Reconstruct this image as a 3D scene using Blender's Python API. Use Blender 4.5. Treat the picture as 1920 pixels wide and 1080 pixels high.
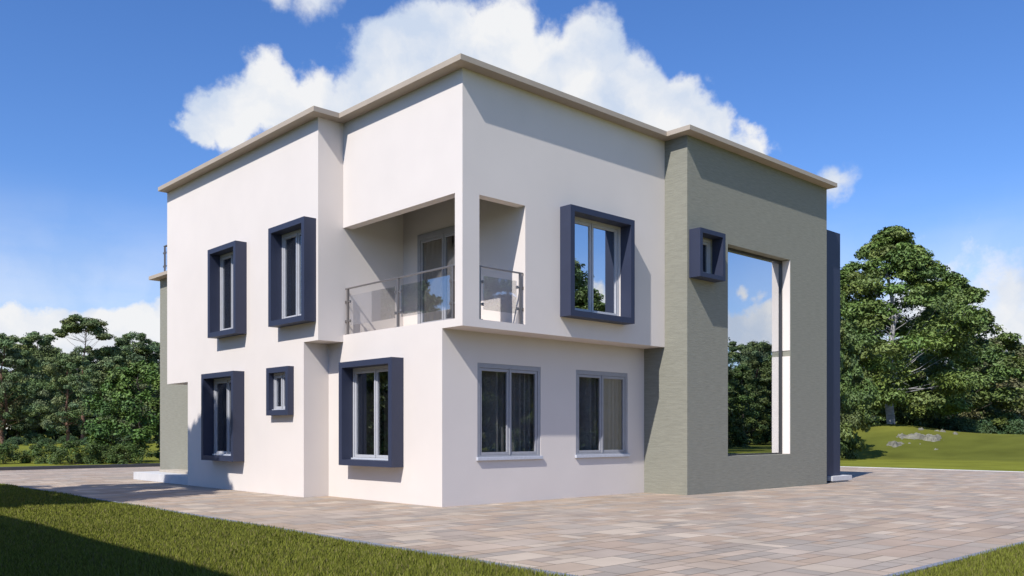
import bpy, math, random
import numpy as np
from mathutils import Vector

for o in list(bpy.data.objects): bpy.data.objects.remove(o)
sc = bpy.context.scene
COL = sc.collection
R = math.radians

# ------------------------------------------------------------------ camera
F_PX, CX, HY = 1656.0, 960.0, 812.0          # photo: focal length, centre, horizon row (1920 px wide)
YAW = math.atan((2740 - CX) / F_PX)          # angle of the house's long axis to the view
CAM = Vector((-10.395, -13.11, 1.4))
cd = bpy.data.cameras.new('camera'); cam = bpy.data.objects.new('camera', cd); COL.objects.link(cam)
cam.location = CAM
cam.rotation_euler = (R(90), 0, -(math.pi / 2 - YAW))
cd.sensor_width = 36; cd.lens = 36 * F_PX / 1920
cd.shift_y = (HY - 540) / 1920
cd.clip_start = 0.1; cd.clip_end = 6000
sc.camera = cam
EXX = Vector((math.sin(YAW), math.cos(YAW))); EYY = Vector((-math.cos(YAW), math.sin(YAW)))
def world_dir(px, py):
    a, b = (px - CX) / F_PX, 1.0
    return Vector((a * EXX[0] + b * EXX[1], a * EYY[0] + b * EYY[1], (HY - py) / F_PX))
def spot(px, depth):                          # a place on the ground seen in column px at this depth
    d = world_dir(px, HY)
    return (CAM.x + d.x * depth, CAM.y + d.y * depth)

# ------------------------------------------------------------------ light
SUN = Vector((-3.15, -1.0, 3.4)).normalized()     # towards the sun
elev = math.asin(SUN.z); azim = math.atan2(SUN.x, SUN.y)
sd = bpy.data.lights.new('sun', 'SUN'); so = bpy.data.objects.new('sun', sd); COL.objects.link(so)
sd.energy = 4.75; sd.angle = R(0.53); sd.color = (1.0, 0.982, 0.955)
so.rotation_euler = (-SUN).to_track_quat('-Z', 'Y').to_euler()
so.location = SUN * 60

W = bpy.data.worlds.new('World'); sc.world = W; W.use_nodes = True
nt = W.node_tree; nt.nodes.clear()
def N(t, **kw):
    n = nt.nodes.new(t)
    for k, v in kw.items(): setattr(n, k, v)
    return n
def LK(a, b): nt.links.new(a, b)
def M(op, a, b=None, c=None, clamp=False):
    n = N('ShaderNodeMath', operation=op); n.use_clamp = clamp
    for i, v in enumerate((a, b, c)):
        if v is None: continue
        if isinstance(v, (int, float)): n.inputs[i].default_value = v
        else: LK(v, n.inputs[i])
    return n.outputs[0]
sky = N('ShaderNodeTexSky', sky_type='NISHITA'); sky.sun_disc = False
sky.sun_elevation = elev; sky.sun_rotation = azim
sky.altitude = 0; sky.air_density = 1.0; sky.dust_density = 0.2; sky.ozone_density = 3.0
tc = N('ShaderNodeTexCoord')
D = tc.outputs['Generated']
nz = N('ShaderNodeTexNoise'); nz.inputs['Scale'].default_value = 9; nz.inputs['Detail'].default_value = 6
nz.inputs['Roughness'].default_value = .6
LK(D, nz.inputs['Vector'])
sub = N('ShaderNodeVectorMath', operation='SUBTRACT'); LK(nz.outputs['Color'], sub.inputs[0]); sub.inputs[1].default_value = (.5, .5, .5)
scl = N('ShaderNodeVectorMath', operation='SCALE'); LK(sub.outputs[0], scl.inputs[0]); scl.inputs['Scale'].default_value = .085
dis = N('ShaderNodeVectorMath', operation='ADD'); LK(D, dis.inputs[0]); LK(scl.outputs[0], dis.inputs[1])
def blobs(lst, mirror=False):
    acc = None
    for (x, y, r, w) in lst:
        c = world_dir(x, y).normalized(); e = (world_dir(x + r, y).normalized() - c).length
        if mirror: c.y = -c.y
        d = N('ShaderNodeVectorMath', operation='DISTANCE'); LK(dis.outputs[0], d.inputs[0]); d.inputs[1].default_value = c
        v = M('MULTIPLY_ADD', d.outputs['Value'], -1.5 * w / e, 1.5 * w)
        acc = v if acc is None else M('SMOOTH_MAX', acc, v, .12)
    return acc
CL = [(430,215,82,1),(505,185,80,1),(590,205,80,1),(655,240,80,1),(366,240,45,.8),
      (735,110,98,1),(820,85,100,1),(935,100,110,1),(1030,130,105,1),(1110,130,100,1),(1195,180,100,1),
      (1265,215,85,1),(1330,255,70,1),(1400,275,55,.8),(700,200,90,1),(860,190,120,1),(1060,230,120,1),
      (1358,152,26,.28),(1560,345,45,.32),(600,-15,75,.36),(520,-5,45,.3),
      (1720,590,220,.36),(1900,570,220,.36),(1850,650,170,.5),(1980,600,200,.45),(-60,645,105,1),(20,640,95,1),(100,635,90,1),(185,640,92,1),(265,640,85,1),(340,640,80,1)]
CM = [(1340,600,60,.9),(1390,612,62,1),(1440,600,60,.9),(1490,610,60,1),(1395,535,26,.4),(1430,545,24,.35),(1120,560,40,.7)]
base = M('MAXIMUM', blobs(CL), blobs(CM, True))
n2 = N('ShaderNodeTexNoise'); n2.inputs['Scale'].default_value = 26; n2.inputs['Detail'].default_value = 8; n2.inputs['Roughness'].default_value = .62
LK(D, n2.inputs['Vector'])
dens = M('ADD', base, M('MULTIPLY_ADD', n2.outputs['Fac'], .7, -.38))
mr = N('ShaderNodeMapRange', interpolation_type='SMOOTHSTEP'); LK(dens, mr.inputs['Value'])
mr.inputs['From Min'].default_value = .0; mr.inputs['From Max'].default_value = .46
mask1 = mr.outputs['Result']
# streaky low cloud all round the horizon
sep = N('ShaderNodeSeparateXYZ'); LK(D, sep.inputs[0])
mp = N('ShaderNodeMapping'); LK(D, mp.inputs['Vector']); mp.inputs['Scale'].default_value = (1.6, 1.6, 9)
n3 = N('ShaderNodeTexNoise'); n3.inputs['Scale'].default_value = 1.3; n3.inputs['Detail'].default_value = 7; n3.inputs['Roughness'].default_value = .55
LK(mp.outputs[0], n3.inputs['Vector'])
lo = N('ShaderNodeMapRange', interpolation_type='SMOOTHSTEP'); LK(sep.outputs['Z'], lo.inputs['Value'])
lo.inputs['From Min'].default_value = .09; lo.inputs['From Max'].default_value = .27
lo.inputs['To Min'].default_value = .55; lo.inputs['To Max'].default_value = 0
st = N('ShaderNodeMapRange', interpolation_type='SMOOTHSTEP'); LK(n3.outputs['Fac'], st.inputs['Value'])
st.inputs['From Min'].default_value = .34; st.inputs['From Max'].default_value = .62
mask2 = M('MULTIPLY', lo.outputs['Result'], M('MULTIPLY_ADD', st.outputs['Result'], .6, .4))
# fair weather clouds in the half of the sky behind the photographer
fw = N('ShaderNodeVectorMath', operation='DOT_PRODUCT'); LK(D, fw.inputs[0]); fw.inputs[1].default_value = (EXX[1], EYY[1], 0)
bk = N('ShaderNodeMapRange'); LK(fw.outputs['Value'], bk.inputs['Value']); bk.inputs['From Min'].default_value = .45; bk.inputs['From Max'].default_value = .1
n4 = N('ShaderNodeTexNoise'); n4.inputs['Scale'].default_value = 3.2; n4.inputs['Detail'].default_value = 8; n4.inputs['Roughness'].default_value = .58
LK(D, n4.inputs['Vector'])
s4 = N('ShaderNodeMapRange', interpolation_type='SMOOTHSTEP'); LK(n4.outputs['Fac'], s4.inputs['Value']); s4.inputs['From Min'].default_value = .5; s4.inputs['From Max'].default_value = .66
mask3 = M('MULTIPLY', s4.outputs['Result'], M('MULTIPLY', bk.outputs['Result'], .15))
mask2 = M('MULTIPLY', mask2, M('MULTIPLY_ADD', bk.outputs['Result'], -.7, 1.0))
mask = M('MAXIMUM', mask1, M('MAXIMUM', mask2, mask3), clamp=True)
# cloud body: soft billows
n5 = N('ShaderNodeTexNoise'); n5.inputs['Scale'].default_value = 13; n5.inputs['Detail'].default_value = 5
LK(dis.outputs[0], n5.inputs['Vector'])
cr = N('ShaderNodeValToRGB'); LK(n5.outputs['Fac'], cr.inputs[0])
cr.color_ramp.elements[0].position = .36; cr.color_ramp.elements[0].color = (.66, .76, .93, 1)
cr.color_ramp.elements[1].position = .60; cr.color_ramp.elements[1].color = (.97, .98, 1, 1)
bg = N('ShaderNodeBackground'); bg.inputs['Strength'].default_value = .135
hs = N('ShaderNodeHueSaturation'); LK(sky.outputs[0], hs.inputs['Color']); hs.inputs['Saturation'].default_value = 1.18
tint = N('ShaderNodeVectorMath', operation='MULTIPLY'); LK(hs.outputs[0], tint.inputs[0]); tint.inputs[1].default_value = (.92, .98, 1.24)
LK(tint.outputs[0], bg.inputs['Color'])
bc = N('ShaderNodeBackground'); bc.inputs['Strength'].default_value = .92; LK(cr.outputs[0], bc.inputs['Color'])
mx = N('ShaderNodeMixShader'); LK(mask, mx.inputs[0]); LK(bg.outputs[0], mx.inputs[1]); LK(bc.outputs[0], mx.inputs[2])
wo = N('ShaderNodeOutputWorld'); LK(mx.outputs[0], wo.inputs[0])

sc.view_settings.view_transform = 'Standard'; sc.view_settings.look = 'None'
sc.view_settings.exposure = 0.0; sc.view_settings.gamma = 1
sc.render.engine = 'CYCLES'
sc.cycles.max_bounces = 8; sc.cycles.diffuse_bounces = 1; sc.cycles.transparent_max_bounces = 12

# ------------------------------------------------------------------ materials
MAT = {}
def mat(name, col, rough=.7, var=0, vscale=4, bump=0, bscale=60, stretch=None, metal=0, spec=.5, dist=.01, attr=None, detail=5):
    m = bpy.data.materials.new(name); m.use_nodes = True; t = m.node_tree; b = t.nodes['Principled BSDF']
    b.inputs['Roughness'].default_value = rough; b.inputs['Metallic'].default_value = metal
    b.inputs['Specular IOR Level'].default_value = spec
    b.inputs['Base Color'].default_value = (*col, 1)
    g = t.nodes.new('ShaderNodeTexCoord'); src = g.outputs['Object']
    if stretch:
        q = t.nodes.new('ShaderNodeMapping'); q.inputs['Scale'].default_value = stretch
        t.links.new(src, q.inputs['Vector']); s2 = q.outputs[0]
    else: s2 = src
    if attr:
        a = t.nodes.new('ShaderNodeAttribute'); a.attribute_name = attr; csrc = a.outputs['Color']
    else: csrc = None
    if var:
        n = t.nodes.new('ShaderNodeTexNoise'); n.inputs['Scale'].default_value = vscale; n.inputs['Detail'].default_value = detail
        t.links.new(s2, n.inputs['Vector'])
        r = t.nodes.new('ShaderNodeMapRange'); t.links.new(n.outputs['Fac'], r.inputs['Value'])
        r.inputs['From Min'].default_value = .25; r.inputs['From Max'].default_value = .75
        r.inputs['To Min'].default_value = 1 - var; r.inputs['To Max'].default_value = 1 + var
        mu = t.nodes.new('ShaderNodeVectorMath'); mu.operation = 'SCALE'
        if csrc: t.links.new(csrc, mu.inputs[0])
        else: mu.inputs[0].default_value = col
        t.links.new(r.outputs['Result'], mu.inputs['Scale']); t.links.new(mu.outputs[0], b.inputs['Base Color'])
    elif csrc: t.links.new(csrc, b.inputs['Base Color'])
    if bump:
        n = t.nodes.new('ShaderNodeTexNoise'); n.inputs['Scale'].default_value = bscale; n.inputs['Detail'].default_value = 4
        t.links.new(s2, n.inputs['Vector'])
        u = t.nodes.new('ShaderNodeBump'); u.inputs['Strength'].default_value = bump; u.inputs['Distance'].default_value = dist
        t.links.new(n.outputs['Fac'], u.inputs['Height']); t.links.new(u.outputs[0], b.inputs['Normal'])
    MAT[name] = m; return m
mat('white_plaster', (.775, .69, .618), .85, .03, .9, .25, 90, dist=.003)
mat('grey_render', (.285, .272, .212), .9, .13, 9, .7, 30, stretch=(.45, .45, 5.0), dist=.012, detail=9)
mat('fascia', (.45, .37, .285), .75, .05, 3)
mat('roof', (.30, .29, .28), .9, .1, 2)
mat('blue_paint', (.030, .037, .070), .55, .05, 3)
mat('aluminium', (.50, .495, .51), .45, .05, 8, metal=.0)
mat('aluminium_shaded', (.36, .355, .37), .5, .08, 8)  # shaded copy of the aluminium, overhang and balcony shade put into the colour
mat('sill', (.55, .56, .60), .5, .12, 25)
mat('dark_frame', (.07, .066, .064), .35, metal=.3)
mat('rail_metal', (.27, .24, .22), .4, metal=.6)
mat('curtain_or_dark_room', (.060, .055, .052), .9, .2, 6)  # near-black tone that paints the darkness of unlit rooms behind the panes
mat('curtain_pale', (.40, .395, .39), .9, .1, 6)
mat('stone_step', (.62, .60, .58), .8, .06, 6)
mat('step_tan', (.50, .43, .34), .8, .06, 6)
mat('concrete', (.42, .40, .38), .85, .08, 6)
mat('kerb', (.22, .23, .27), .8, .12, 5)
mat('kerb_dark', (.06, .06, .065), .8, .12, 5)
mat('joint', (.20, .165, .14), .95, .2, 20)
mat('paver', (.4, .36, .33), .85, .16, 1.1, .4, 40, attr='tint', dist=.005, detail=13, spec=.2)
mat('lawn', (.165, .18, .020), 1.0, attr='tint', var=.22, vscale=.45, bump=.8, bscale=14, spec=.05, dist=.05, detail=12)
mat('blade', (.12, .14, .03), .7, attr='tint', spec=.1)
mat('leaf_pine', (.06, .085, .035), .75, attr='tint', spec=.25)
mat('leaf_broad', (.06, .11, .025), .6, attr='tint', spec=.3)
mat('bark_red', (.20, .105, .07), .9, .3, 3)
mat('bark_pale', (.42, .40, .40), .9, .45, 2.2, stretch=(1, 1, 3))
mat('bark_dark', (.10, .08, .06), .9, .3, 3)
mat('rock', (.22, .205, .155), .95, .5, 1.8, 1.0, 4, dist=.2, spec=.1)
mat('plaster_neighbour', (.5, .47, .42), .9, .05, 2)
def glass(name, refl, tint):
    m = bpy.data.materials.new(name); m.use_nodes = True; t = m.node_tree; t.nodes.clear()
    o = t.nodes.new('ShaderNodeOutputMaterial'); g = t.nodes.new('ShaderNodeBsdfGlossy'); g.inputs['Roughness'].default_value = .004
    g.inputs['Color'].default_value = (.95, .97, 1, 1)
    tr = t.nodes.new('ShaderNodeBsdfTransparent'); tr.inputs[0].default_value = (*tint, 1)
    lw = t.nodes.new('ShaderNodeLayerWeight'); lw.inputs['Blend'].default_value = .5
    r = t.nodes.new('ShaderNodeMapRange'); r.inputs['To Min'].default_value = refl; r.inputs['To Max'].default_value = 1
    pw = t.nodes.new('ShaderNodeMath'); pw.operation = 'POWER'; pw.inputs[1].default_value = 5
    t.links.new(lw.outputs['Facing'], pw.inputs[0]); t.links.new(pw.outputs[0], r.inputs['Value'])
    x = t.nodes.new('ShaderNodeMixShader'); t.links.new(r.outputs['Result'], x.inputs[0]); t.links.new(tr.outputs[0], x.inputs[1]); t.links.new(g.outputs[0], x.inputs[2])
    t.links.new(x.outputs[0], o.inputs[0]); MAT[name] = m
glass('window_glass', .26, (.75, .77, .78))
glass('soft_glass', .11, (.8, .8, .8))
glass('mirror_glass', .74, (.4, .42, .45))
glass('rail_glass', .2, (.93, .93, .94))

# ------------------------------------------------------------------ mesh helpers
class MB:
    def __init__(s, mp=None): s.v = []; s.f = []; s.mp = mp
    def box(s, a0, a1, b0, b1, c0, c1):
        i = len(s.v)
        P = [(a, b, c) for c in (c0, c1) for b in (b0, b1) for a in (a0, a1)]
        if s.mp: P = [s.mp(*p) for p in P]
        s.v += P
        s.f += [tuple(i + k for k in q) for q in ((0,2,3,1),(4,5,7,6),(0,1,5,4),(2,6,7,3),(0,4,6,2),(1,3,7,5))]
        return s
    def quad(s, *pts):
        i = len(s.v); s.v += [s.mp(*p) if s.mp else p for p in pts]; s.f.append(tuple(range(i, i + len(pts)))); return s
    def tube(s, p, q, r0, r1, n=8):
        p = Vector(p); q = Vector(q); d = (q - p); d.normalize()
        a = d.orthogonal().normalized(); b = d.cross(a); i = len(s.v)
        for c, r in ((p, r0), (q, r1)):
            for k in range(n):
                t = 2 * math.pi * k / n; s.v.append(tuple(c + a * (r * math.cos(t)) + b * (r * math.sin(t))))
        for k in range(n): s.f.append((i + k, i + (k + 1) % n, i + n + (k + 1) % n, i + n + k))
        s.f.append(tuple(i + n + k for k in range(n))); s.f.append(tuple(i + n - 1 - k for k in range(n)))
        return s
    def build(s, name, m, parent=None, bevel=0):
        me = bpy.data.meshes.new(name); me.from_pydata([tuple(v) for v in s.v], [], s.f); me.validate(); me.update()
        o = bpy.data.objects.new(name, me); COL.objects.link(o); me.materials.append(MAT[m])
        import bmesh
        b = bmesh.new(); b.from_mesh(me); bmesh.ops.recalc_face_normals(b, faces=b.faces); b.to_mesh(me); b.free()
        if parent: o.parent = parent
        if bevel:
            w = o.modifiers.new('bevel', 'BEVEL'); w.width = bevel; w.segments = 2; w.limit_method = 'ANGLE'
        return o
def empty(name, label, cat, group=None, loc=(0, 0, 0)):
    o = bpy.data.objects.new(name, None); COL.objects.link(o); o.location = loc; o.empty_display_size = .3
    o['label'] = label; o['category'] = cat
    if group: o['group'] = group
    return o
def tag(o, label=None, cat=None, group=None, kind=None):
    if label: o['label'] = label
    if cat: o['category'] = cat
    if group: o['group'] = group
    if kind: o['kind'] = kind
    return o
# wall planes: (u along wall, d outward, z)
def onX(X): return lambda u, d, z: (X - d, u, z)
def onY(Y): return lambda u, d, z: (u, Y - d, z)
def wall(mb, u0, u1, z0, z1, holes=(), t=.22):
    """one wall slab with openings; mb.mp maps (u, outward, z)"""
    us = sorted({u0, u1, *[h[0] for h in holes], *[h[1] for h in holes]}); us = [u for u in us if u0 <= u <= u1]
    zs = sorted({z0, z1, *[h[2] for h in holes], *[h[3] for h in holes]}); zs = [z for z in zs if z0 <= z <= z1]
    solid = lambda i, j: 0 <= i < len(us)-1 and 0 <= j < len(zs)-1 and not any(h[0] <= (us[i]+us[i+1])/2 <= h[1] and h[2] <= (zs[j]+zs[j+1])/2 <= h[3] for h in holes)
    for i in range(len(us)-1):
        for j in range(len(zs)-1):
            if not solid(i, j): continue
            a, b, c, d = us[i], us[i+1], zs[j], zs[j+1]
            mb.quad((a,0,c),(b,0,c),(b,0,d),(a,0,d)); mb.quad((a,-t,c),(a,-t,d),(b,-t,d),(b,-t,c))
            if not solid(i-1, j): mb.quad((a,0,c),(a,0,d),(a,-t,d),(a,-t,c))
            if not solid(i+1, j): mb.quad((b,0,c),(b,-t,c),(b,-t,d),(b,0,d))
            if not solid(i, j-1): mb.quad((a,0,c),(a,-t,c),(b,-t,c),(b,0,c))
            if not solid(i, j+1): mb.quad((a,0,d),(b,0,d),(b,-t,d),(a,-t,d))

# ------------------------------------------------------------------ house
P = -.62; TOP = 8.12; FL = 3.38
house = empty('house', 'modern two storey house, white and grey with dark blue boxed windows and flat roof', 'house')
w = MB()
w.mp = onY(0.0); wall(w, 0.22, 6.05, 0, FL + .1, [(.88, 2.62, .89, 2.78), (3.70, 5.45, .89, 2.78)])
w.mp = onX(0.0); wall(w, 0.0, 4.05, 0, FL, [(1.36, 3.04, .84, 2.78)])
w.mp = onY(4.05); wall(w, P + .22, .22, 0, FL)
w.mp = onX(P); wall(w, 4.05, 10.17, 0, FL, [(6.98, 8.52, .84, 2.77), (4.60, 5.38, 1.90, 2.77)])
w.mp = None; w.box(P + .22, .5, 9.95, 10.17, 0, 2.77)
w.build('wall', 'white_plaster', house)
w = MB()
BT = 5.86
w.mp = onX(0.0); wall(w, -.6, 3.45, FL, TOP, [(-.38, 3.45, 3.53, BT)])
w.mp = onY(-.6); wall(w, .22, 6.05, FL, TOP, [(.41, 1.6, 3.53, BT), (2.70, 4.48, 3.90, 5.90)])
w.mp = onY(3.45); wall(w, P + .22, 1.82, FL, TOP)
w.mp = onX(1.6); wall(w, -.38, 3.45, 3.53, TOP, [(1.05, 2.90, 3.72, 5.85)])
w.mp = None
w.mp = onX(P); wall(w, 3.45, 11.57, FL, TOP, [(6.86, 8.16, 3.90, 5.86), (3.65, 4.99, 3.90, 5.86)])
w.mp = None
w.box(P, P + .22, 10.17, 11.57, 2.77, FL)                           # dropped end of the overhanging storey
w.box(P + .22, .5, 10.17, 11.57, 2.77, 2.95)
w.box(P + .22, 12.2, 11.35, 11.57, 2.95, TOP)                        # far end wall
w.box(.22, 6.05, -.38, 0, FL, 3.53)                                  # overhanging floor, soffit below
w.box(P + .22, .22, 3.67, 4.05, FL, 3.53)
w.box(.22, 1.6, 0, 3.45, FL + .1, 3.53)
w.box(.22, 1.6, -.38, 3.45, 6.55, 6.65)                              # balcony ceiling
w.build('wall', 'white_plaster', house)
# interior floor plates and inner partitions keep the rooms dark
w = MB()
w.box(.25, 5.9, .25, 11.3, 3.32, 3.37); w.box(1.85, 5.9, 3.7, 11.3, 3.54, 3.60)
w.box(6.3, 12.2, 3, 3.1, 0, 8.0); w.box(5.9, 6.0, 0.3, 11.2, 0, 3.3); w.box(5.9, 6.0, .3, 11.2, 3.6, 8.0)
w.build('inner_structure', 'concrete', house)
# grey blocks
g = MB()
TW = (7.67, 10.54, .85, 5.90)
g.mp = onY(-1.23); wall(g, 6.27, 12.25, 0, TOP, [TW, (6.25, 7.00, 5.02, 5.88)])
g.mp = onX(6.05); wall(g, -1.23, .25, 0, TOP)
g.mp = None; g.box(12.25, 12.47, -1.23, 11.57, 0, TOP); g.box(.72, 12.25, 11.35, 11.57, 0, 2.95)
g.build('grey_wall', 'grey_render', house)
g = MB()
g.box(.5, .72, 10.17, 14.97, 0, 6.25); g.box(.72, 7.0, 14.75, 14.97, 0, 6.25); g.box(6.78, 7, 11.57, 14.75, 0, 6.25)
g.build('porch_wall', 'grey_render', house)
g = MB(); g.box(.24, 7.26, 11.6, 15.23, 6.25, 6.36); g.build('terrace_roof', 'fascia', house, .004)
# lining of the tall opening with its floor band
g = MB(); g.box(10.525, 10.545, -1.225, -1.01, .86, 3.40); g.box(10.525, 10.545, -1.225, -1.01, 3.55, 5.89)
g.build('window_reveal', 'white_plaster', house)
# roof
out = [(-.26,-.86),(5.79,-.86),(5.79,-1.49),(12.57,-1.49),(12.57,11.83),(-.88,11.83 - .26),(-.88,3.19),(-.26,3.19)]
rf = MB(); n = len(out)
rf.v = [(x, y, TOP) for x, y in out] + [(x, y, TOP + .11) for x, y in out]
rf.f = [tuple(range(n))[::-1], tuple(range(n, 2*n))] + [(i, (i+1) % n, n + (i+1) % n, n + i) for i in range(n)]
rf.build('roof', 'fascia', house, .004)
# blue wing and its step
b = MB(); b.box(12.47, 13.90, -.90, 5.5, 0.0, 7.15); b.build('blue_wing', 'blue_paint', house)
b = MB(); b.box(13.13, 14.30, -1.06, -.905, .045, .18); b.box(13.25, 14.2, -1.0, -.91, 0, .045); b.box(13.905, 14.30, -.905, 1.2, .045, .18)
b.build('step', 'stone_step', house, .005)
# entrance steps at the far left end
b = MB(); b.box(P + .02, .5, 10.17, 14.2, 0, .23); b.build('step', 'stone_step', house, .006)
b = MB(); b.box(-.05, .5, 10.17, 13.6, .23, .30); b.build('step', 'step_tan', house, .004)

def window(mp, u0, u1, z0, z1, gl='window_glass', name='window', sash=2, curtain_or_dark_room='curtain_or_dark_room', d0=-.03, sill=True, rail=.045, folds=.012, fd=.07, fm='aluminium'):
    """aluminium frame with casements set at outward offset d0; panes, sill, handle and curtain are sub-parts"""
    f = MB(mp); a = rail
    f.box(u0, u0+a, d0-fd, d0, z0, z1); f.box(u1-a, u1, d0-fd, d0, z0, z1)
    f.box(u0+a, u1-a, d0-fd, d0, z1-a*1.3, z1); f.box(u0+a, u1-a, d0-fd, d0, z0, z0+a)
    fr = f.build(name, fm, house, .003)
    iw = (u1-u0-2*a)/sash; s_ = .055
    for k in range(sash):
        p0 = u0+a+k*iw+.006; p1 = p0+iw-.012; q0 = z0+a+.004; q1 = z1-a*1.3-.004
        s = MB(mp); e0, e1 = d0-fd+.012, d0-.014
        s.box(p0, p0+s_, e0, e1, q0, q1); s.box(p1-s_, p1, e0, e1, q0, q1)
        s.box(p0+s_, p1-s_, e0, e1, q1-s_, q1); s.box(p0+s_, p1-s_, e0, e1, q0, q0+s_)
        s.build('casement', fm, fr, .003)
        g = MB(mp); g.box(p0+s_-.004, p1-s_+.004, d0-.046, d0-.040, q0+s_-.004, q1-s_+.004); g.build('pane', gl, fr)
    if sash == 2:
        h = MB(mp); m_ = (u0+u1)/2; zm = (z0+z1)/2
        h.box(m_-.012, m_+.012, d0-.012, d0+.008, z0+a, z1-a)                                  # cover strip over the meeting stiles
        h.build('meeting_stile', fm, fr, .002)
    if sill:
        s = MB(mp); s.box(u0-.03 if sill == 2 else u0+.002, u1+.03 if sill == 2 else u1-.002, d0+.002, .05 if sill == 2 else d0+.05, z0-.03 if sill==2 else z0+.002, z0+.035)
        s.build('sill', 'sill', fr, .004)
    if curtain_or_dark_room:
        c = MB(mp); nn = 60; dc = d0-fd-.16
        for k in range(nn):
            x0 = u0-.15+(u1-u0+.3)*k/nn; x1 = u0-.15+(u1-u0+.3)*(k+1)/nn
            y0 = dc+folds*2*math.sin(k*1.35+math.sin(k*.4)); y1 = dc+folds*2*math.sin((k+1)*1.35+math.sin((k+1)*.4))
            c.quad((x0,y0,z0-.1),(x1,y1,z0-.1),(x1,y1,z1+.1),(x0,y0,z1+.1))
        c.build('curtain_or_dark_room', curtain_or_dark_room, fr)  # folded sheet; in the near-black tone it stands in for room darkness
    return fr
def surround(mp, u0, u1, z0, z1, d, fr, w=.12):
    s = MB(mp)
    s.box(u0, u1, 0.001, d, z1-w, z1); s.box(u0, u1, .001, d, z0, z0+w)
    s.box(u0, u0+w, .001, d, z0+w, z1-w); s.box(u1-w, u1, .001, d, z0+w, z1-w)
    return s.build('window_surround', 'blue_paint', fr)

mx_ = onX(P); m0 = onX(0.0); my = onY(-.6); my0 = onY(0.0); mg = onY(-1.23)
surround(mx_, 6.74, 8.28, 3.78, 5.98, .29, window(mx_, 6.86, 8.16, 3.90, 5.86, d0=.02))
surround(mx_, 3.53, 5.11, 3.78, 5.98, .29, window(mx_, 3.65, 4.99, 3.90, 5.86, d0=.02))
surround(mx_, 6.86, 8.66, .72, 2.89, .29, window(mx_, 6.98, 8.52, .84, 2.77, d0=.02))
surround(mx_, 4.48, 5.48, 1.80, 2.88, .15, window(mx_, 4.60, 5.38, 1.90, 2.77, d0=.02))
surround(m0, 1.23, 3.17, .72, 2.90, .29, window(m0, 1.36, 3.04, .84, 2.78, d0=.02))
surround(my, 2.58, 4.60, 3.77, 6.01, .30, window(my, 2.70, 4.48, 3.90, 5.90, gl='mirror_glass'))
surround(mg, 6.12, 7.12, 4.91, 6.00, .30, window(mg, 6.25, 7.00, 5.02, 5.88, sash=1), .10)
window(my0, .88, 2.62, .89, 2.78, gl='soft_glass', fm='aluminium_shaded', curtain_or_dark_room='curtain_pale', d0=-.01, sill=2, rail=.07, folds=.03)
window(my0, 3.70, 5.45, .89, 2.78, gl='soft_glass', fm='aluminium_shaded', curtain_or_dark_room='curtain_pale', d0=-.01, sill=2, rail=.07, folds=.03)
window(onX(1.6), 1.05, 2.90, 3.72, 5.85, gl='window_glass', name='balcony_door', fm='aluminium_shaded', curtain_or_dark_room='curtain_or_dark_room', sill=False, rail=.10, d0=.01)
b = MB(onX(1.6)); b.box(1.0, 2.75, 0.004, .22, 3.56, 3.71); b.build('threshold', 'sill', house, .004)
# tall stair window
f = MB(mg); u0, u1, z0, z1 = TW
f.box(u0, u0+.05, -.30, -.22, z0, z1); f.box(u1-.05, u1, -.30, -.22, z0, z1)
f.box(u0+.05, u1-.05, -.30, -.22, z1-.07, z1); f.box(u0+.05, u1-.05, -.30, -.22, z0, z0+.04)
tw = f.build('stair_window', 'dark_frame', house)
f = MB(mg); f.box(u0+.05, u1-.05, -.275, -.265, z0+.04, z1-.07); f.build('pane', 'mirror_glass', tw)
f = MB(mg); f.box(u0-.3, u1+.3, -.60, -.58, z0-.3, z1+.3); f.build('curtain_or_dark_room', 'curtain_or_dark_room', tw)  # flat sheet painted as the darkness inside the stairwell
# small blue surround on the far grey porch wall, only its edge shows
s_ = MB(onX(.5)); s_.box(12.4, 13.75, .001, .12, 4.6, 6.1); s_.build('window_surround', 'blue_paint', house)

# balcony railings
def railing(mp, u0, u1, posts, panels, zf=3.53, top=4.55, d=-.06, ends=True, gb=.2, gt=.84):
    r = MB(mp); r.box(u0, u1, d-.02, d+.02, top-.03, top)
    ro = r.build('railing', 'rail_metal', house, .006)
    for u in posts:
        p = MB(mp); p.box(u-.022, u+.022, d-.022, d+.022, zf, top-.03)
        p.box(u-.05, u+.05, d-.05, d+.05, zf, zf+.012)
        for z in (zf+.30, zf+.72):
            p.box(u-.085, u+.085, d-.012, d+.012, z-.012, z+.012)
            p.box(u-.10, u-.065, d-.018, d+.018, z-.028, z+.028); p.box(u+.065, u+.10, d-.018, d+.018, z-.028, z+.028)
        p.build('post', 'rail_metal', ro)
    for a, b_ in panels:
        p = MB(mp); p.box(a, b_, d-.005, d+.005, zf+gb, zf+gt); p.build('glass_panel', 'rail_glass', ro)
    return ro
railing(m0, -.37, 3.44, [3.36, 1.50, -.26], [(1.60, 3.26), (-.16, 1.40)])
railing(my, .42, 1.59, [.46, 1.52], [(.56, 1.42)])
railing(onX(.5), 11.7, 14.80, [14.74, 13.2, 12.0], [(13.3, 14.64), (12.1, 13.1)], zf=6.36, top=7.31)
railing(lambda u, d, z: (u, 14.74 + d, z), .56, 6.9, [2.0, 3.6, 5.2, 6.8], [(.68, 1.9), (2.1, 3.5), (3.7, 5.1), (5.3, 6.7)], zf=6.36, top=7.31, d=0)

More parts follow.
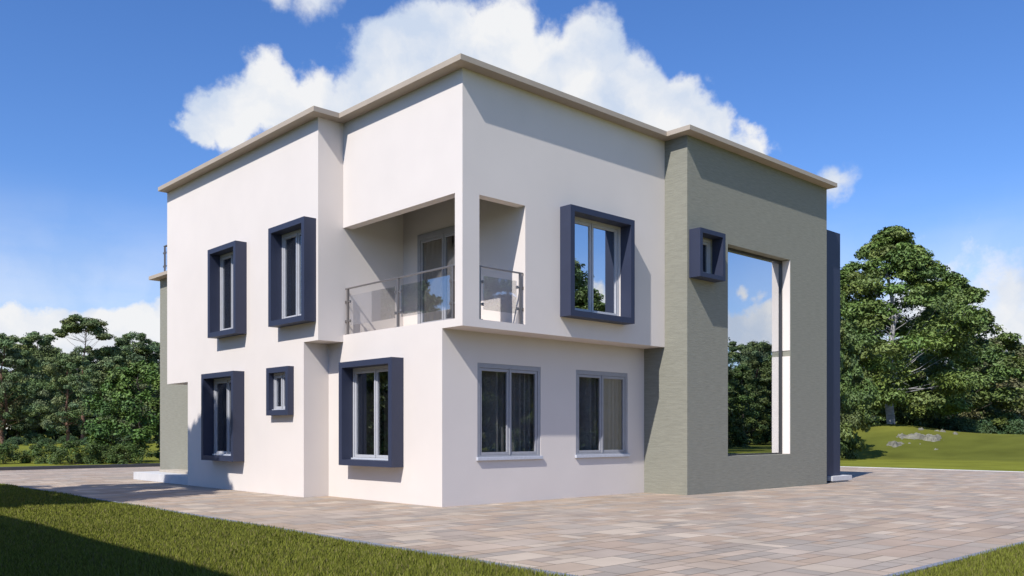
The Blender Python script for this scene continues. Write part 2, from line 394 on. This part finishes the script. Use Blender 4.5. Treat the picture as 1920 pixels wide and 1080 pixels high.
# ------------------------------------------------------------------ ground
def smooth(a, b, x): t = np.clip((x - a) / (b - a), 0, 1); return t * t * (3 - 2 * t)
def terrain(x, y):
    x = np.asarray(x, float); y = np.asarray(y, float)
    s = x * .93 + y * .367; t = -x * .367 + y * .93
    H = 1.30 + .80 * np.exp(-((t + 5.6) / 3.4) ** 2) + .05 * np.sin(t * .5 + 1) + .35 * smooth(-1, 8, t)
    h = smooth(35.5, 50, s + 1.5 * np.sin(t * .3)) * H
    h -= .25 * smooth(54, 66, s) * 1
    h = h * (1 - smooth(18, 34, t)) * smooth(-46, -28, t)
    h = np.where(s > 90, h + 0 * h, h)
    return np.maximum(h, 0) - .02
def axis(lo, hi, step, far):
    a = list(np.arange(lo, hi, step)); x = hi; q = step
    while x < far: a.append(x); q *= 1.35; x += q
    x = lo; q = step
    while x > -far: q *= 1.35; x -= q; a.insert(0, x)
    return np.array(a)
ax = axis(24, 100, 1.2, 2500); ay = axis(-40, 60, 1.2, 2500)
GX, GY = np.meshgrid(ax, ay); GZ = terrain(GX, GY)
m = MB(); m.v = [tuple(p) for p in np.stack([GX.ravel(), GY.ravel(), GZ.ravel()], 1)]
nx = len(ax)
m.f = [(j*nx+i, j*nx+i+1, (j+1)*nx+i+1, (j+1)*nx+i) for j in range(len(ay)-1) for i in range(nx-1)]
gr = m.build('ground', 'lawn'); tag(gr, kind='structure')
for p in gr.data.polygons: p.use_smooth = True
S_ = GX * .93 + GY * .367; T_ = -GX * .367 + GY * .93
mown = 1 - smooth(34.5, 37.5, S_ + 1.5 * np.sin(T_ * .3)) * (1 - smooth(22, 30, T_))
rough = smooth(.3, 1.1, .5 + .5 * np.sin(GX * .31 + GY * .17) * np.sin(GY * .23 - GX * .11 + 1)) * .35
tc_ = mown[..., None] * np.array((.20, .205, .028)) + (1 - mown[..., None]) * np.array((.12, .128, .022)) * (1 + 1.2 * rough[..., None] * np.array((1.25, 1.0, .9)))
vc = gr.data.color_attributes.new('tint', 'FLOAT_COLOR', 'POINT')
vc.data.foreach_set('color', np.concatenate([tc_.reshape(-1, 3), np.ones((tc_.size // 3, 1))], 1).astype(np.float32).ravel())

# paving: joint bed + individually toned stones, one mesh
LX, LY0, LY1, RX, FY = -4.1, -9.3, 13.8, 24.5, 24.0
bed = MB(); bed.box(LX, RX, LY0, FY, -.06, -.004); bed.box(-60, LX, LY1, FY, -.06, -.004)
tag(bed.build('paving_bed', 'joint'), kind='structure')
rng = np.random.default_rng(7)
tv = []; tf = []; tcz = []
pal = np.array([(.46,.365,.285),(.415,.345,.29),(.48,.39,.315),(.455,.355,.275),(.38,.33,.285),(.53,.445,.36),(.435,.34,.27),(.415,.355,.30),(.46,.385,.32)])
def tile(x0, x1, y0, y1):
    for (a0, a1, b0, b1) in ((LX, RX, LY0, FY), (-60, LX, LY1, FY)):
        c0, c1, e0, e1 = max(x0, a0), min(x1, a1), max(y0, b0), min(y1, b1)
        if c1 - c0 < .03 or e1 - e0 < .03: continue
        if c0 >= .3 and c1 <= 12 and e0 >= .3 and e1 <= 11.2: continue
        i = len(tv); g_ = .005
        tv.extend([(c0+g_, e0+g_, 0), (c1-g_, e0+g_, 0), (c1-g_, e1-g_, 0), (c0+g_, e1-g_, 0)])
        tf.append((i, i+1, i+2, i+3)); c = pal[rng.integers(len(pal))] * rng.uniform(.92, 1.08) * np.array((.98, .935, .87)); tcz.append(c)
y = LY0; U = .23
# courses of ashlar stones laid in mixed widths, two course modules high
while y < FY:
    x = LX - 60 if y > LY1 - 1.5 else LX
    while x < RX:
        k = rng.integers(5)
        if k == 0: tile(x, x+3*U, y, y+2*U); x += 3*U
        elif k == 1: tile(x, x+2*U, y, y+U); tile(x, x+2*U, y+U, y+2*U); x += 2*U
        elif k == 2: tile(x, x+2*U, y, y+2*U); x += 2*U
        elif k == 3: tile(x, x+3*U, y, y+U); tile(x, x+1.5*U, y+U, y+2*U); tile(x+1.5*U, x+3*U, y+U, y+2*U); x += 3*U
        else: tile(x, x+U, y, y+2*U); x += U
    y += 2*U
me = bpy.data.meshes.new('paving'); me.from_pydata(tv, [], tf); me.materials.append(MAT['paver'])
at_ = me.color_attributes.new('tint', 'FLOAT_COLOR', 'CORNER')
cc = np.ones((len(tf), 4, 4), np.float32); cc[:, :, :3] = np.array(tcz)[:, None, :]
at_.data.foreach_set('color', cc.ravel())
pv = bpy.data.objects.new('paving', me); COL.objects.link(pv); tag(pv, kind='structure')
# kerbs
k = MB(); k.box(LX-.07, LX-.001, LY0-.07, LY1+.07, -.06, .022); k.box(-60, LX-.07, LY1, LY1+.07, -.06, .012)
k.box(LX-.001, RX, LY0-.08, LY0-.001, -.06, .022)
tag(k.build('kerb', 'kerb', None, .004), kind='structure')
k = MB(); k.box(-60, RX, FY, FY+.16, -.06, .13); tag(k.build('kerb', 'kerb_dark', None, .01), kind='structure')
k = MB(); k.box(RX, RX+.10, LY0, FY, -.06, .02); tag(k.build('kerb', 'stone_step', None, .01), kind='structure')

# grass blades on the near lawns (one stuff object)
def blades(n, xr, yr, keep, seed, h=(.035, .075), w=.006):
    r = np.random.default_rng(seed)
    x = r.uniform(*xr, n); y = r.uniform(*yr, n)
    dist = np.hypot(x - CAM.x, y - CAM.y)
    ok = keep(x, y) & (r.random(n) < np.clip((13 / dist) ** 1.6, 0, 1))
    x, y, dist = x[ok], y[ok], dist[ok]; n = len(x)
    hh = r.uniform(*h, n) * (1 + .25 * np.sin(x * 1.7) * np.sin(y * 1.3)); ww = w * np.maximum(1, dist / 9) * r.uniform(.7, 1.4, n)
    a = r.uniform(0, 2*np.pi, n); lx, ly = r.normal(0, .35, n) * hh, r.normal(0, .35, n) * hh
    v = np.zeros((n, 3, 3), np.float32)
    v[:, 0] = np.stack([x - np.cos(a)*ww, y - np.sin(a)*ww, np.full(n, -.02)], 1)
    v[:, 1] = np.stack([x + np.cos(a)*ww, y + np.sin(a)*ww, np.full(n, -.02)], 1)
    v[:, 2] = np.stack([x + lx, y + ly, hh - .02], 1)
    c = np.array((.165, .175, .026))[None] * r.uniform(.6, 1.5, (n, 1)) * np.array([1, 1, 1])
    dry = r.random(n) < .12; c[dry] = np.array((.24, .20, .08)) * r.uniform(.7, 1.1, (dry.sum(), 1))
    return v, c
V1, C1 = blades(520000, (-10.5, LX - .05), (-10, LY1), lambda x, y: x > -10.4 + .2 * (y + 13.1), 3)
V2, C2 = blades(90000, (-4, 5), (-11.5, LY0 - .06), lambda x, y: x > -3, 4)
def tri_mesh(name, V, C, m, nv=3):
    n = len(V); me = bpy.data.meshes.new(name)
    me.vertices.add(n*nv); me.vertices.foreach_set('co', V.astype(np.float32).ravel())
    me.loops.add(n*nv); me.loops.foreach_set('vertex_index', np.arange(n*nv, dtype=np.int32))
    me.polygons.add(n); me.polygons.foreach_set('loop_start', np.arange(0, n*nv, nv, dtype=np.int32))
    me.update(calc_edges=True)
    a = me.color_attributes.new('tint', 'FLOAT_COLOR', 'CORNER')
    cc = np.ones((n, nv, 4), np.float32); cc[:, :, :3] = C[:, None, :]; a.data.foreach_set('color', cc.ravel())
    me.materials.append(MAT[m]); return me
gm = tri_mesh('grass', np.concatenate([V1, V2]), np.concatenate([C1, C2]), 'blade')
go = bpy.data.objects.new('grass', gm); COL.objects.link(go)
tag(go, 'short olive green grass of the lawns bordering the paving', 'grass', kind='stuff')

# ------------------------------------------------------------------ trees
def leaf_mesh(name, cen, size, rng, up=.5, asp=.5, col=(.06,.09,.03), var=.35, m='leaf_broad', hue=None, out=None):
    n = len(cen)
    nrm = rng.normal(0, 1, (n, 3)); nrm[:, 2] = np.abs(nrm[:, 2]) + up
    if out is not None: nrm += out * 1.1
    nrm /= np.linalg.norm(nrm, axis=1)[:, None]
    t = rng.normal(0, 1, (n, 3)); a = np.cross(nrm, t); a /= np.linalg.norm(a, axis=1)[:, None]; b = np.cross(nrm, a)
    s = (size * rng.uniform(.6, 1.3, n))[:, None]
    V = np.stack([cen - a*s*.5, cen - b*s*.5*asp, cen + a*s*.5 - nrm*s*.12, cen + b*s*.5*asp], 1)
    C = np.array(col)[None] * rng.uniform(1-var, 1+var, (n, 1))
    if hue is not None: C = C * hue
    return tri_mesh(name, V, C, m, 4)
def make_tree(name, seed, H, Rc, base, profile, n_cl, per, lsize, leaf, col, bark, trunk_r, flat=.55, rc=.26, asp=.5, lean=0, droop=0, inner=.45, shrub=False, var=.3):
    """a thing (Empty) with trunk (and its limbs) and crown; base height of crown given as a share of H"""
    r = np.random.default_rng(seed); rnd = random.Random(seed)
    cl = []
    for k in range(n_cl):
        t = ((k + r.random()) / n_cl) ** .9
        a = r.uniform(0, 2*np.pi); rad = Rc * profile(t) * (inner + (1-inner) * math.sqrt(r.random())) * (1 + .16*math.sin(3*a + seed) + .12*math.sin(7*t*3.1 + 2*a))
        z = H * (base + (1-base) * t)
        cl.append((rad*math.cos(a) + lean*t, rad*math.sin(a), z - droop*rad, rc * Rc * r.uniform(.6, 1.25) * (.55 + .45*profile(t)), t))
    tb = MB(); segs = 7; px, py = 0, 0; prev = (0, 0, -.3)
    if not shrub:
        th = H * (.93 if base < .7 else .9)
        for k in range(segs):
            u = (k+1)/segs; nx_, ny_ = lean*u*u*.8 + r.normal(0, trunk_r*.6), r.normal(0, trunk_r*.6)
            q = (nx_, ny_, th*u); tb.tube(prev, q, trunk_r*(1-.85*(k/segs)), trunk_r*(1-.85*u), 9); prev = q
    for (x, y_, z, rr, t) in (cl if len(cl) < 70 else [cl[i] for i in r.permutation(len(cl))[:70]]):
        z0 = max((.75*base + .03 + .16*r.random())*H if not shrub else 0, z - .6*math.hypot(x, y_) - .03*H)
        z0 = min(z0, H*.88)
        mid = (x*.5 + r.normal(0, .1), y_*.5 + r.normal(0, .1), z0 + (z-z0)*.42)
        lr = trunk_r * .13 * (1 - .6*t)
        lx0 = lean*(z0/H)**2*.8
        tb.tube((lx0, 0, z0), mid, lr, lr*.65, 5); tb.tube(mid, (x, y_, z), lr*.65, lr*.22, 5)
    root = empty(name, '-', '-')
    tr = tb.build('trunk' if not shrub else 'stems', bark, root)
    cen = []; hue = []; outv = []
    for (x, y_, z, rr, t) in cl:
        n = int(per * r.uniform(.7, 1.3)); d = r.normal(0, 1, (n, 3)); d /= np.linalg.norm(d, axis=1)[:, None]
        q = d * (rr * r.uniform(.35, 1.05, (n, 1)) ** .6); q *= 1 + .25*np.sin(5*d[:, :1]+t*20)
        q[:, 2] *= flat; q[:, 2] -= droop * .6 * (q[:, 0]*x + q[:, 1]*y_) / max(.3, math.hypot(x, y_))
        cen.append(np.array([x, y_, z]) + q); outv.append(d)
        h = np.array([1 + r.uniform(-.12, .18), 1, 1 + r.uniform(-.2, .2)]) * r.uniform(.8, 1.2)
        hue.append(np.tile(h, (n, 1)))
    cen = np.concatenate(cen); hue = np.concatenate(hue); outv = np.concatenate(outv)
    cen[:, 2] = np.maximum(cen[:, 2], .02)
    me = leaf_mesh('crown', cen, lsize, r, asp=asp, col=col, m=leaf, hue=hue, out=outv, var=var)
    o = bpy.data.objects.new('crown', me); COL.objects.link(o); o.parent = root
    return root
def place(root, px, depth, scale, rot, label, cat, group, first, zoff=0, wide=1.0, xy=None):
    if first: o = root
    else:
        o = root.copy(); COL.objects.link(o)
        for ch in root.children:
            c = ch.copy(); COL.objects.link(c); c.parent = o
    x, y = xy if xy else spot(px, depth)
    o.location = (x, y, float(terrain(x, y)) + zoff); o.rotation_euler = (0, 0, rot); o.scale = (scale*wide, scale*wide, scale)
    o['label'] = label; o['category'] = cat
    if group: o['group'] = group
    elif 'group' in o: del o['group']
    return o
used = set()
def put(root, *a, **k):
    f = root.name not in used; used.add(root.name); return place(root, *a, first=f, **k)
prof_round = lambda t: math.sin(math.pi * min(1, .12 + .80 * t)) ** .7
prof_cone = lambda t: (1 - t) ** .75 * .9 + .12
prof_pine = lambda t: (.55 + .45 * math.sin(math.pi * min(1, .15 + .7*t))) * (1 - .55 * t ** 3)
prof_big = lambda t: (.78 + .6*t) if t < .3 else .96 * (1 - ((t - .3) / .7) ** 1.5) + .05
prof_egg = lambda t: (.8 + .3*t) if t < .35 else .94 * (1 - ((t - .35) / .65) ** 2.0) ** .6 + .04
GP, GB = 'leaf_pine', 'leaf_broad'
pineA = make_tree('pine_tree', 11, 14, 4.0, .14, prof_pine, 110, 400, .28, GP, (.17,.22,.09), 'bark_red', .26, rc=.26, asp=.45, flat=.6)
pineB = make_tree('pine_tree', 23, 14, 4.4, .08, prof_pine, 120, 390, .28, GP, (.145,.195,.078), 'bark_dark', .28, rc=.23, asp=.45, flat=.55)
pineC = make_tree('umbrella_pine', 5, 16, 4.0, .845, lambda t: 1 - .55*t, 30, 460, .29, GP, (.14,.18,.065), 'bark_red', .24, rc=.26, asp=.45, flat=.40, lean=.9, inner=.05)
decid = make_tree('broadleaf_tree', 31, 5.0, 2.2, .04, prof_egg, 80, 260, .17, GB, (.10,.17,.035), 'bark_dark', .10, rc=.24, asp=.55, flat=.75)
big = make_tree('broadleaf_tree', 47, 13.7, 6.4, .11, prof_big, 240, 430, .28, GB, (.135,.195,.045), 'bark_pale', .30, rc=.17, asp=.45, flat=.5, droop=.16)
mid = make_tree('broadleaf_tree', 53, 11, 4.6, .03, prof_big, 150, 390, .29, GB, (.115,.16,.042), 'bark_dark', .24, rc=.19, asp=.45, flat=.5, droop=.14)
olive = make_tree('poplar_tree', 61, 9.5, 2.8, .05, prof_egg, 90, 240, .28, GP, (.17,.175,.075), 'bark_red', .20, rc=.22, asp=.45, flat=.9)
shr = make_tree('shrub', 71, 1.15, 1.25, .05, lambda t: (1 - t**2) ** .5, 46, 150, .10, GB, (.085,.13,.03), 'bark_dark', .03, rc=.26, asp=.5, flat=.8, shrub=True)
shr2 = make_tree('shrub', 83, 1.5, 2.0, .02, lambda t: (1 - t**2) ** .5, 50, 120, .16, GB, (.075,.13,.05), 'bark_dark', .03, rc=.24, asp=.5, flat=.8, shrub=True)

FP = 'pines of the wood behind the hedge'
L = [(pineA, 6, 116, 1.02, 0.3, 'pine with a reddish trunk cut by the left edge of the photo'),
     (pineB, 66, 122, 1.08, 1.2, 'tall dark pine between the left edge pine and the foreground pine'),
     (pineA, 126, 104, .77, 2.2, 'foreground pine with reddish trunk standing just below the umbrella pine'),
     (pineB, 176, 128, .98, 3.4, 'pine directly right of the umbrella pine with slanting branches'),
     (pineA, 208, 124, .96, 4.0, 'slim pine in the dip between umbrella pine and the right pine group'),
     (pineB, 252, 126, 1.10, 5.1, 'tall bushy pine rising above the small broadleaf tree'),
     (pineB, 296, 130, 1.04, .8, 'pine half hidden behind the grey porch wall'),
     (pineB, 32, 138, 1.05, 2.9, 'shaded pine in the back row behind the two leftmost pines'),
     (pineB, 100, 140, 1.04, 4.4, 'shaded pine in the back row left of the umbrella pine'),
     (pineA, 150, 142, .98, .1, 'pale green pine in the back row under the umbrella crown'),
     (pineB, 226, 144, 1.06, 1.9, 'shaded pine in the back row between the bushy pine and the slim pine')]
for (r_, px, d, s, ro, lb) in L: put(r_, px, d, s, ro, lb, 'pine tree', FP)
put(pineC, 152, 121, 1.08, .35, 'flat topped umbrella pine rising above all the others at left', 'pine tree', None)
put(decid, 262, 44, .98, 0, 'small bushy broadleaf tree beside the grey porch wall', 'tree', None)
for px, d, s, ro, lb in [(8, 41, .76, 0, 'clipped low shrub at the left end of the hedge row'), (80, 41.5, .76, 1, 'round shrub second from left in the hedge row'),
                     (142, 40.5, .88, 2, 'tallest round shrub in the middle of the hedge row'), (188, 41.5, .74, 3, 'smaller shrub just right of the tallest shrub'),
                     (236, 41, .78, 4, 'shrub under the small broadleaf tree at the end of the hedge row')]:
    put(shr, px, d, s, ro, lb, 'shrub', 'shrubs in a row along the far left lawn')
for i, (px, d, s) in enumerate([(30, 100, .6), (90, 104, .5), (170, 102, .6), (215, 100, .5), (125,118,.7), (60,118,.9),(200,120,.9),(260,118,.9)]):
    put(shr2, px, d, s, i, ['low undergrowth bush below the left edge pine','low bush on the grass between the left pines','low bush right of the foreground pine trunk','low bush beneath the slanting pine branches',
        'bush at the foot of the foreground pine','bush in the shade behind the leftmost pines','bush in deep shade below the slim pine','bush in deep shade below the tall bushy pine'][i], 'bush', 'undergrowth bushes below the pines')

# right hand side
put(big, 1672, 62, 1.0, .4, 'large broadleaf tree with pale birch like trunk on top of the grassy mound', 'tree', None)
put(mid, 1784, 72, 1.18, 1.3, 'dark drooping broadleaf tree just right of the large tree on the mound', 'tree', 'broadleaf trees behind the mound')
put(mid, 1541, 48, .92, 2.0, 'nearer broadleaf tree partly hidden by the blue wing', 'tree', 'broadleaf trees behind the mound', wide=.62)
put(mid, 1600, 78, 1.05, 3.0, 'broadleaf tree behind the large tree close to the blue wing', 'tree', 'broadleaf trees behind the mound')
put(mid, 1715, 96, 1.0, 4.5, 'broadleaf tree in deep shade behind the pale trunk', 'tree', 'broadleaf trees behind the mound')
put(mid, 1822, 92, .92, 2.2, 'dark tree filling the gap before the olive coloured trees', 'tree', 'broadleaf trees behind the mound')
put(olive, 1868, 86, 1.0, 0, 'olive green feathery tree right of the dark drooping tree', 'tree', 'olive coloured trees at the right edge')
put(olive, 1916, 92, .98, 2, 'olive green feathery tree cut by the right edge of the photo', 'tree', 'olive coloured trees at the right edge')
put(mid, 1895, 118, .9, 5, 'dark tree seen between the two olive coloured trees', 'tree', 'broadleaf trees behind the mound')
for i, (px, d, s, lb) in enumerate([(1770, 70, .8, 'low blue green bush leftmost on the ridge below the dark tree'), (1806, 69, .9, 'low blue green bush on the ridge beside the leftmost one'),
                       (1845, 70, .95, 'low blue green bush on the ridge below the olive tree'), (1882, 70, .8, 'low blue green bush near the red trunk at right'), (1915, 68, .9, 'low blue green bush at the right edge of the photo')]):
    put(shr2, px, d, s, i*1.3, lb, 'bush', 'bushes along the ridge at right', zoff=-.1)
# trees behind the photographer, seen mirrored in the windows
def mirrored(px, depth, plane):              # a place behind the photographer seen at column px by reflection in the wall plane Y = plane
    d = world_dir(px, HY)
    return (CAM.x + d.x * depth, 2 * plane - (CAM.y + d.y * depth))
for n_, (px, dep, pl, s, ro, k) in enumerate([(1362,112,-.96,.92,0,pineB),(1392,106,-.96,.86,1,mid),(1422,116,-.96,.95,2,pineA),(1452,110,-.96,1.0,3,mid),(1407,128,-.96,1.0,4,pineB),(1480,118,-.96,1.0,5,pineA),
        (885,62,0,1,.5,mid),(930,68,0,1,1.5,pineB),(975,60,0,.95,2.5,mid),(1020,66,0,1,3.5,pineA),(1078,60,0,1.0,4.5,mid),(1120,66,0,.8,5.5,mid),(1162,62,0,.75,.2,mid),(1200,70,0,.9,1.2,mid),(1250,80,0,.9,2.2,pineB),(1300,90,0,.9,3.3,mid)]):
    o_ = ['first','second','third','fourth','fifth','sixth','seventh','eighth','ninth','tenth'][n_ if n_ < 6 else n_ - 6]
    put(k, 0, 0, s, ro, ('dark pine' if k is pineB else 'red trunked pine' if k is pineA else 'broadleaf tree') + ', ' + o_ + ' in the row mirrored in the ' + ('tall stair window' if pl else 'ground floor windows'), 'tree', 'trees mirrored in the windows', xy=mirrored(px, dep, pl))
for (x, y, s, ro, wh) in [(-21, 31, 1.0, 0, 'nearest'), (-27, 37, 1.1, 2, 'second nearest'), (-15, 38, .9, 4, 'smallest'), (-34, 34, 1.1, 1, 'farthest')]:
    put(mid, 0, 0, s, ro, wh + ' of the broadleaf trees beyond the left lawn mirrored in the lower windows', 'tree', 'trees beyond the left lawn', xy=(x, y))
# distant wood closing the horizon
r_ = np.random.default_rng(99); nL = 90000
A_ = r_.uniform(0, 2*np.pi, nL); Dd = r_.uniform(150, 185, nL)
top = 9.5 + 2.2*np.sin(A_*23) + 1.6*np.sin(A_*57+1) + 1.2*np.sin(A_*131+2) + .8*np.sin(A_*290)
zz = top * r_.random(nL) ** .7
cw = np.stack([CAM.x + Dd*np.cos(A_), CAM.y + Dd*np.sin(A_), zz], 1)
hw = np.tile(np.array([[1., 1, 1]]), (nL, 1)) * (.8 + .3*np.sin(A_*170)[:, None]**2)
wd = bpy.data.objects.new('wood', leaf_mesh('wood', cw, 1.9, r_, asp=.6, col=(.06,.08,.035), m='leaf_pine', hue=hw)); COL.objects.link(wd)
tag(wd, 'dark distant wood closing the horizon behind the single trees', 'wood', kind='stuff')
# tree out of the frame at left whose shade falls on the paving and wall
shade = make_tree('shade_tree', 91, 12.3, 3.5, .22, prof_egg, 130, 300, .36, GB, (.06,.10,.028), 'bark_dark', .26, rc=.2, asp=.5, flat=.6)
put(shade, 0, 0, .95, 0, 'tall leafy tree left of the house casting shade on the paving', 'tree', None, xy=(-10.7, 6.6))
# neighbouring house left of the photographer whose shade crosses the lawn
nb = empty('neighbouring_house', 'plain flat roofed house next door shading the near lawn', 'house')
q = MB(); q.box(-21, -12, -9.5, 1.9, 0, 5.7); q.build('wall', 'plaster_neighbour', nb)
q = MB(); q.box(-21.1, -11.9, -9.6, 2.0, 5.7, 5.82); q.build('roof', 'roof', nb)
for u in (-8, -4.5, -1):
    q = MB(onX(-12)); q.box(u, u+1.4, -.05, -.012, 1, 2.4)
    q = MB(); q.box(-11.995, -11.95, u, u+1.4, 1, 2.4); q.build('window', 'aluminium', nb)
    q = MB(); q.box(-11.948, -11.94, u+.08, u+1.32, 1.08, 2.32); q.build('pane', 'window_glass', nb.children[-1])

# rock outcrop on the mound
cxr, cyr = spot(1724, 53.5)
ang = math.atan2(cyr - CAM.y, cxr - CAM.x); ca, sa = math.cos(ang), math.sin(ang)
from mathutils import noise
m = MB(); nu, nv = 74, 50
for j in range(nv):
    for i in range(nu):
        u = (i/(nu-1)-.5)*2; v = (j/(nv-1)-.5)*2
        lx = v*4.6; ly = -u*2.6                     # along view, across view
        x = cxr + ca*lx - sa*ly; y = cyr + sa*lx + ca*ly
        e = 1 - math.sqrt((u*1.02)**2 + (v*1.05 - .35*u)**2)
        nn = noise.fractal(Vector((x*.55, y*.55, 3)), 1, 2.1, 6) ; rr = noise.fractal(Vector((x*1.6, y*1.6, 9)), .8, 2, 5)
        ridge = 1 - abs(noise.fractal(Vector((x*.45+4, y*.9, 1)), 1, 2.1, 3))*2.2
        hgt = .12*min(1, e*2.2) + .62*nn + .16*abs(rr) + .16*ridge - .30 + .05*math.floor(3*rr)
        if e < .12: hgt -= (.12-e)*5
        m.v.append((x, y, float(terrain(x, y)) + min(.22, max(-.15, hgt - .1))))
m.f = [(j*nu+i, j*nu+i+1, (j+1)*nu+i+1, (j+1)*nu+i) for j in range(nv-1) for i in range(nu-1)]
rk = m.build('rock_outcrop', 'rock'); tag(rk, 'weathered pale rock outcrop on the face of the grassy mound', 'rock')
